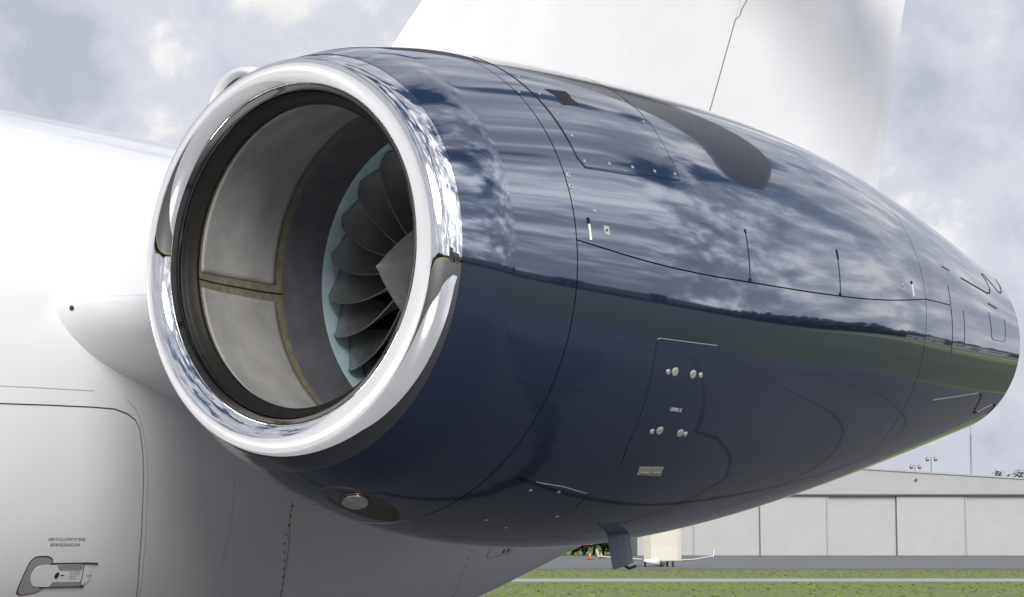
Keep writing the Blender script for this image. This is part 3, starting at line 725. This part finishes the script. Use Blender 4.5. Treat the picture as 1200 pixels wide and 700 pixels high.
# ------------------------------------------------------------------ hangar
HY = 276.0
mh = mat('hangar_cladding', (0.42, 0.425, 0.43), 0.6, nscale=0.35, namt=0.06, detail=8)
mh2 = mat('hangar_fascia', (0.38, 0.385, 0.395), 0.6, nscale=0.3, namt=0.08)
mhd = mat('hangar_gap', (0.14, 0.14, 0.15), 0.8)
hx = lambda p: (p-600)/2400*HY*0.995
hang = empty('aircraft_hangar', (hx(1000), HY, 0), label='wide pale grey aircraft hangar with big sliding door panels behind the taxiway', cat='hangar')
ox = hx(1000)
X0, X1 = hx(746)-ox, hx(1500)-ox
DT = 8.1
edges = [746, 813, 890, 969, 1050, 1131, 1213, 1295, 1377, 1440, 1500]
def ribbed(x0, x1, y, z0, z1, pitch, depth):
    b = MB(); n = max(2, int((x1-x0)/pitch)); V = []; F = []
    for i in range(n*2+1):
        x = x0+(x1-x0)*i/(2*n); yy = y-(depth if i % 2 else 0); V += [(x, yy, z0), (x, yy, z1)]
    for i in range(n*2): F.append((2*i, 2*i+2, 2*i+3, 2*i+1))
    b.add(V, F); b.box(x0, x1, y+.01, y+.25, z0, z1); return b
for k in range(len(edges)-1):
    a, c = hx(edges[k])-ox, hx(edges[k+1])-ox
    dy = [-.28, -.1, -.3, 0.0][k % 4]
    ribbed(a+.05, c-.05, dy, 0.12, DT, 0.30, 0.006).build('door_panel', mh, hang)
    b = MB(); b.box(c-.09, c+.09, dy-.12, dy+.25, 0.1, DT); b.build('door_post', [mhd if k in (1, 3) else mh2], hang)
b = MB(); b.box(X0-.3, X1, -.9, .5, DT+.02, DT+.16); b.build('door_header', mhd, hang)
b = MB(); b.box(X0-.3, X1, -.95, .4, 0, .12); b.build('door_rail', mhd, hang)
# gable fascia: top slopes down from the apex at the left
V = []; F = []; b = MB()
top = lambda x: 11.75-abs(x-0.3)*0.0615
xs_ = [X0-.4, 0.3, X1]
for y in (-.75, .4):
    for x in xs_: V += [(x, y, DT+.18), (x, y, top(x))]
F = [(0, 2, 3, 1), (2, 4, 5, 3), (6, 7, 9, 8), (8, 9, 11, 10), (1, 3, 9, 7), (3, 5, 11, 9), (0, 1, 7, 6), (4, 10, 11, 5), (0, 6, 8, 2), (2, 8, 10, 4)]
b.add(V, F); b.build('fascia', mh2, hang)
V = []; b = MB()
for x in xs_:
    V += [(x, -.95, top(x)-.12), (x, 40, top(x)-.12), (x, -.95, top(x)+.10), (x, 40, top(x)+.10)]
F = [(0, 4, 6, 2), (4, 8, 10, 6), (2, 6, 7, 3), (6, 10, 11, 7), (0, 1, 5, 4), (4, 5, 9, 8), (0, 2, 3, 1), (8, 9, 11, 10)]
b.add(V, F); b.build('roof', [mh2], hang)
for xa in (X0, X1-.2):
    b = MB(); b.box(xa, xa+.2, .55, 40, 0, 8.9); b.build('side_wall', mh, hang)
b = MB()
for k in range(3): pass
b.tube([(hx(1073)-ox, -.9, 10.2), (hx(1073)-ox, -1.2, 10.2)], .16, 8); b.build('wall_lamp', mhd, hang, True)

# ------------------------------------------------------------------ poles beyond the hangar
def mastlight(px_, d, ztop, label):
    e = empty('light_mast', (px2(px_, d), d, 0), label=label, cat='light mast', group='light masts behind the hangar')
    b = MB(); b.tube([(0, 0, 0), (0, 0, ztop)], [.14, .08], 8); b.build('pole', MT['mast'], e, True)
    b = MB(); b.box(-.75, .75, -.06, .06, ztop-.08, ztop+.04); b.build('crossarm', MT['mast'], e)
    for sx in (-.65, .65):
        b = MB(); b.tube([(sx, -.1, ztop-.05), (sx, -.3, ztop-.35), (sx, -.42, ztop-.42)], [.2, .32, .30], 10); b.build('lamp_head', MT['steel'], e, True)
mastlight(1071, 330, 1.6+(638-546)/2400*330, 'shorter twin headed light mast above the hangar roof, left of the two')
mastlight(1090, 330, 1.6+(638-537)/2400*330, 'taller twin headed light mast above the hangar roof, right of the two')
e = empty('tall_pole', (px2(1137, 325), 325, 0), label='tall thin bare grey pole rising above the hangar roof', cat='pole')
b = MB(); b.tube([(0, 0, 0), (0, 0, 18.9)], [.22, .14], 10); b.build('pole', MT['mast'], e, True)
b = MB(); b.tube([(0, 0, 18.9), (0, 0, 20.5)], .05, 6); b.build('lightning_rod', MT['mast'], e)

# ------------------------------------------------------------------ trees
def leaf_tree(name, x, y, h, w, seed, label, nl=900, leaf=.45, trunk=True, group='trees behind the hangar'):
    rg = np.random.RandomState(seed); e = empty(name, (x, y, 0), label=label, cat='tree', group=group)
    lobes = [(rg.normal(0, w*.26), rg.normal(0, w*.2), h*rg.uniform(.18, .86), w*rg.uniform(.18, .30)) for _ in range(16)]
    b = MB(); b.tube([(0, 0, 0), (.1, 0, h*.3), (0, .1, h*.62)], [h*.035, h*.025, h*.01], 8)
    for l in lobes: b.tube([(0, 0, h*.28), (l[0]*.5, l[1]*.5, l[2]*.7), (l[0], l[1], l[2])], [h*.014, h*.01, h*.003], 5)
    b.build('trunk', MT['bark'], e, True)
    V = []; F = []
    for k in range(nl):
        l = lobes[rg.randint(len(lobes))]; d = rg.normal(size=3); d /= np.linalg.norm(d); r_ = l[3]*rg.uniform(.35, 1.08)
        c = np.array([l[0], l[1], l[2]])+d*r_*np.array([1, 1, .8]); u = rg.normal(size=3); u /= np.linalg.norm(u); v = np.cross(u, d); v /= np.linalg.norm(v)+1e-9; q = leaf*rg.uniform(.5, 1.2)
        bI = len(V); V += [tuple(c-u*q*.5), tuple(c+v*q*.4), tuple(c+u*q*.5), tuple(c-v*q*.4)]; F.append((bI, bI+1, bI+2, bI+3))
    mesh('crown', V, F, MT['leaf'], e)
leaf_tree('broadleaf_tree', px2(1187, 360), 360, 20.5, 5.0, 3, 'small dark tree top showing above the hangar roof at the right edge', 900, .5)
tl = [(632, 9), (655, 8.0), (672, 6.4), (684, 6.8), (696, 6.2), (708, 5.6), (722, 5.8), (736, 5.4)]
ds = ['leftmost dark tree of the far row', 'dark rounded tree just inside the fuselage edge', 'low dark tree at the left of the far row', 'dark tree right above the orange cone', 'dark tree between the cones', 'dark tree just left of the drain mast', 'dark tree hidden partly by the drain mast', 'dark tree between drain mast and cream tail']
for k, ((px_, h_), dd) in enumerate(zip(tl, ds)):
    leaf_tree('broadleaf_tree', px2(px_, 300), 300+(k % 3)*3, h_, h_*.9, 20+k, dd+' beyond the taxiway', 600, .6, group='dark trees beyond the taxiway')

# ------------------------------------------------------------------ parked light aircraft seen from behind
def light_aircraft():
    d = 147.0; e = empty('light_aircraft', (px2(767, d), d, 0), label='small white aircraft with upturned winglets and a broad cream tail on the taxiway', cat='light aircraft')
    k = d*.995/2400; X = lambda p: (p-767)*k; Z = lambda q: (638.6-q)*k+1.6
    b = MB()
    V = []; F = []
    for (x0, x1, yy, z, t) in [(X(753), X(797), 0, Z(657.5), .16), (X(753.5), X(797), .1, Z(640), .13), (X(752), X(797), .2, Z(620), .10), (X(750), X(797), .3, Z(596), .07)]:
        V += [(x0, yy-t*.4, z), (x0+.5, yy-t, z), (x1-.3, yy-t*.7, z), (x1, yy, z), (x1-.3, yy+t*.7, z), (x0+.5, yy+t, z)]
    for q in range(3):
        for j in range(6): F.append((q*6+j, q*6+(j+1) % 6, (q+1)*6+(j+1) % 6, (q+1)*6+j))
    F += [tuple(range(6))[::-1], tuple(range(18, 24))]
    b.add(V, F); b.build('tail_fin', MT['cream'], e)
    b = MB(); b.tube([(X(752), -1.2, Z(657.5)), (X(765), -.4, Z(658.5)), (X(776), 1.5, Z(659)), (X(770), 4, Z(658)), (X(768), 5.6, Z(657))], [.06, .26, .34, .34, .04], 14); b.build('fuselage', MT['white'], e, True)
    for sx, pts in ((1, [(797, 657.2), (812, 656.5), (829, 653.5), (834, 652.5)]), (-1, [(752, 656.5), (735, 655.5), (712, 653.8), (701, 652.3)])):
        V = []; F = []
        for p_, q_ in pts:
            w_ = .55
            V += [(X(p_), .2, Z(q_)), (X(p_), .5, Z(q_)+.06), (X(p_), 1.2, Z(q_)+.01), (X(p_), .5, Z(q_)-.06)]
        for q in range(3):
            for j in range(4): F.append((q*4+j, q*4+(j+1) % 4, (q+1)*4+(j+1) % 4, (q+1)*4+j))
        F += [(0, 1, 2, 3), (12, 13, 14, 15)]; b = MB(); b.add(V, F); wg = b.build('wing', MT['white'], e)
        p_, q_ = pts[-1]; xx = X(p_); b = MB()
        V = [(xx, .2, Z(q_+.5)), (xx, 1.2, Z(q_+.5)), (xx+sx*.10, 1.3, Z(q_-6.5)), (xx+sx*.10, .8, Z(q_-7.5))]
        V += [(x+sx*.07, y, z) for x, y, z in V]
        b.add(V, [(0, 1, 2, 3), (4, 7, 6, 5), (0, 4, 5, 1), (1, 5, 6, 2), (2, 6, 7, 3), (3, 7, 4, 0)]); b.build('winglet', MT['white'], wg)
    for p_, yy, q_ in ((755, .3, 664), (773, -.4, 665.2), (782, 1.2, 664), (787.5, .3, 662.5)):
        b = MB(); b.tube([(X(p_)+.03, yy, Z(658)), (X(p_), yy, max(.2, Z(q_)))], .035, 6); g_ = b.build('gear_leg', MT['mast'], e, True)
        b = MB(); r_ = .19; b.tube([(X(p_)-.06, yy, r_), (X(p_)+.06, yy, r_)], r_, 14); b.build('wheel', MT['tyre'], g_, True)
light_aircraft()

# ------------------------------------------------------------------ traffic cones
def cone(px_, d, label):
    e = empty('traffic_cone', (px2(px_, d), d, 0), label=label, cat='traffic cone', group='orange cones beside the taxiway')
    b = MB(); b.tube([(0, 0, .04), (0, 0, .3), (0, 0, .72)], [.17, .11, .035], 14); b.build('cone_body', MT['orange'], e, True)
    b = MB(); b.tube([(0, 0, .42), (0, 0, .54)], [.095, .075], 14); b.build('reflective_band', MT['wprint'], e, True)
    b = MB(); b.box(-.34, .34, -.34, .34, 0, .05); b.build('base', MT['tyre'], e)
cone(690.5, 215, 'orange traffic cone beyond the taxiway, left of the pair')
cone(704, 230, 'smaller looking orange traffic cone just left of the drain mast')

# ------------------------------------------------------------------ surroundings that the paint mirrors
def woodland():
    rg = np.random.RandomState(9); V = []; F = []
    ph = (1+5**.5)/2
    ico = np.array([(-1, ph, 0), (1, ph, 0), (-1, -ph, 0), (1, -ph, 0), (0, -1, ph), (0, 1, ph), (0, -1, -ph), (0, 1, -ph), (ph, 0, -1), (ph, 0, 1), (-ph, 0, -1), (-ph, 0, 1)])/1.9
    fi = [(0, 11, 5), (0, 5, 1), (0, 1, 7), (0, 7, 10), (0, 10, 11), (1, 5, 9), (5, 11, 4), (11, 10, 2), (10, 7, 6), (7, 1, 8), (3, 9, 4), (3, 4, 2), (3, 2, 6), (3, 6, 8), (3, 8, 9), (4, 9, 5), (2, 4, 11), (6, 2, 10), (8, 6, 7), (9, 8, 1)]
    az = 26.0
    while az < 334:
        D = 520+60*math.sin(R(az*3)); hgt = 11+5*math.sin(R(az*2.3))+5*math.sin(R(az*7.1))
        if 34 < az < 54: hgt *= .7
        for row in range(3):
            d_ = D+row*22; h_ = hgt*(.75+.25*row)*rg.uniform(.8, 1.15); a = R(az+rg.uniform(-.3, .3)); x, y = math.sin(a)*d_, math.cos(a)*d_
            for q in range(3):
                sc_ = np.array([rg.uniform(4, 6.5), rg.uniform(4, 6.5), rg.uniform(3.5, 6)]); c = np.array([x+rg.uniform(-4, 4), y+rg.uniform(-4, 4), h_*(.25+.30*q)])
                b0 = len(V)
                for v in ico: V.append(tuple(c+v*sc_*rg.uniform(.75, 1.25)))
                F.extend([(b0+f[0], b0+f[1], b0+f[2]) for f in fi])
        az += .62
    o = mesh('distant_woodland', V, F, MT['wood']); tag(o, 'dark band of woodland along the far edge of the airfield', 'woodland', kind='stuff')
woodland()
V = []; F = []; n_ = 180
for i in range(n_+1):
    az = R(24+i*(312)/n_); h_ = 24+9*math.sin(az*5.0)+5*math.sin(az*11+1)+34*math.exp(-((math.degrees(az)-99)/24)**2)
    for (dd, zz) in ((900, -1), (1150, h_*.8), (1500, h_), (2200, -5)): V.append((math.sin(az)*dd, math.cos(az)*dd, zz))
for i in range(n_):
    for j in range(3): F.append((i*4+j, i*4+j+1, (i+1)*4+j+1, (i+1)*4+j))
tag(mesh('hills', V, F, MT['wood'], None, True), kind='structure')
bd = [(42.0, 330, 26, 5.5, 'long low white airfield shed'), (46.5, 330, 14, 7.0, 'white airfield shed with a taller roof'), (49.0, 340, 18, 5.0, 'small white airfield shed at the end of the row'), (87.5, 420, 11, 21, 'square dark terminal block among the trees'), (112.5, 120, 34, 9.0, 'beige airport building behind the photographer'), (118, 110, 16, 12.0, 'taller beige airport building with a dark doorway')]
mb_ = mat('beige_render', (0.42, 0.38, 0.32), 0.8, nscale=.3, namt=.1)
for az, d_, w_, h_, lb in bd:
    a = R(az); e = empty('airport_building', (math.sin(a)*d_, math.cos(a)*d_, 0), -a, label=lb, cat='building', group='low buildings around the airfield')
    m_ = mh if az < 60 else (MT['wood'] if az < 100 else mb_)
    b = MB(); b.box(-w_/2, w_/2, 0, 12, 0, h_); b.build('wall', m_, e)
    b = MB(); b.box(-w_/2-.4, w_/2+.4, -.4, 12.4, h_+.01, h_+.5); b.build('roof', mhd, e)
    for q in range(3):
        b = MB(); x = -w_/2+w_*(q+.5)/3; b.box(x-w_*.09, x+w_*.09, -.1, .05, .3 if q == 1 else h_*.35, h_*.7); b.build('window' if q != 1 else 'door', mhd, e)

flat('darkened_grass', [(11.5, 6), (22, -1.2), (70, -14.2), (3000, -1500), (3000, 2300), (300, 200), (200, 128), (42, 56), (7.5, 31), (10.6, 21.2), (12, 18)], 0.002, mat('darkened_grass_ground', (0.085, 0.10, 0.048), 0.95, nscale=0.06, col2=(0.060, 0.075, 0.036), detail=9))  # grass sheet added and darkened to dim its reflection in the nacelle

# tar filled joints of the apron, seen mirrored in the underside of the nacelle
mtar = mat('tar_joint', (0.012, 0.012, 0.013), 0.6)
for pts in ([(14.0, 2.8), (8.0, 5.2), (6.1, 5.85), (3.9, 6.0), (2.7, 6.12), (1.7, 6.45), (0.9, 6.9), (0.2, 7.3), (-3, 9.1), (-9, 12.2)],
            [(13.0, 6.9), (9.0, 7.3), (6.2, 7.6), (3.4, 7.8), (3.46, 8.4), (3.2, 9.0), (2.65, 9.62), (1.9, 9.6), (1.3, 9.5), (-1, 10.4), (-6, 12.8)],
            [(12.0, 9.2), (8.4, 10.6), (6.4, 11.3), (5.2, 11.75), (4.6, 11.95), (2, 13.3), (-3, 15.6)],
            [(12.9, 12.1), (9.3, 13.45), (8.2, 13.8), (6.9, 14.3), (5.9, 15.0), (2, 17.0), (-4, 20)],
            [(7.6, 4.0), (8.9, 8.0), (10.2, 12.4), (11.4, 16.6)], [(0.9, 6.9), (3.0, 12.6), (5.3, 18.2), (7.5, 24)], [(-5.0, 10.2), (-2.4, 16), (1.0, 25)]):
    rg = random.Random(len(pts)*7); P_ = []
    for a, b in zip(pts, pts[1:]):
        for k in range(6): P_.append((a[0]+(b[0]-a[0])*k/6+rg.uniform(-.02, .02), a[1]+(b[1]-a[1])*k/6+rg.uniform(-.02, .02)))
    V = []; F = []
    for i, p in enumerate(P_):
        q0 = P_[max(i-1, 0)]; q1 = P_[min(i+1, len(P_)-1)]; d = Vector((q1[0]-q0[0], q1[1]-q0[1])).normalized(); w_ = rg.uniform(.025, .055)
        V += [(p[0]-d.y*w_, p[1]+d.x*w_, 0.008), (p[0]+d.y*w_, p[1]-d.x*w_, 0.008)]
    F = [(2*i, 2*i+1, 2*i+3, 2*i+2) for i in range(len(P_)-1)]
    tag(mesh('tar_joint', V, F, mtar), kind='structure')
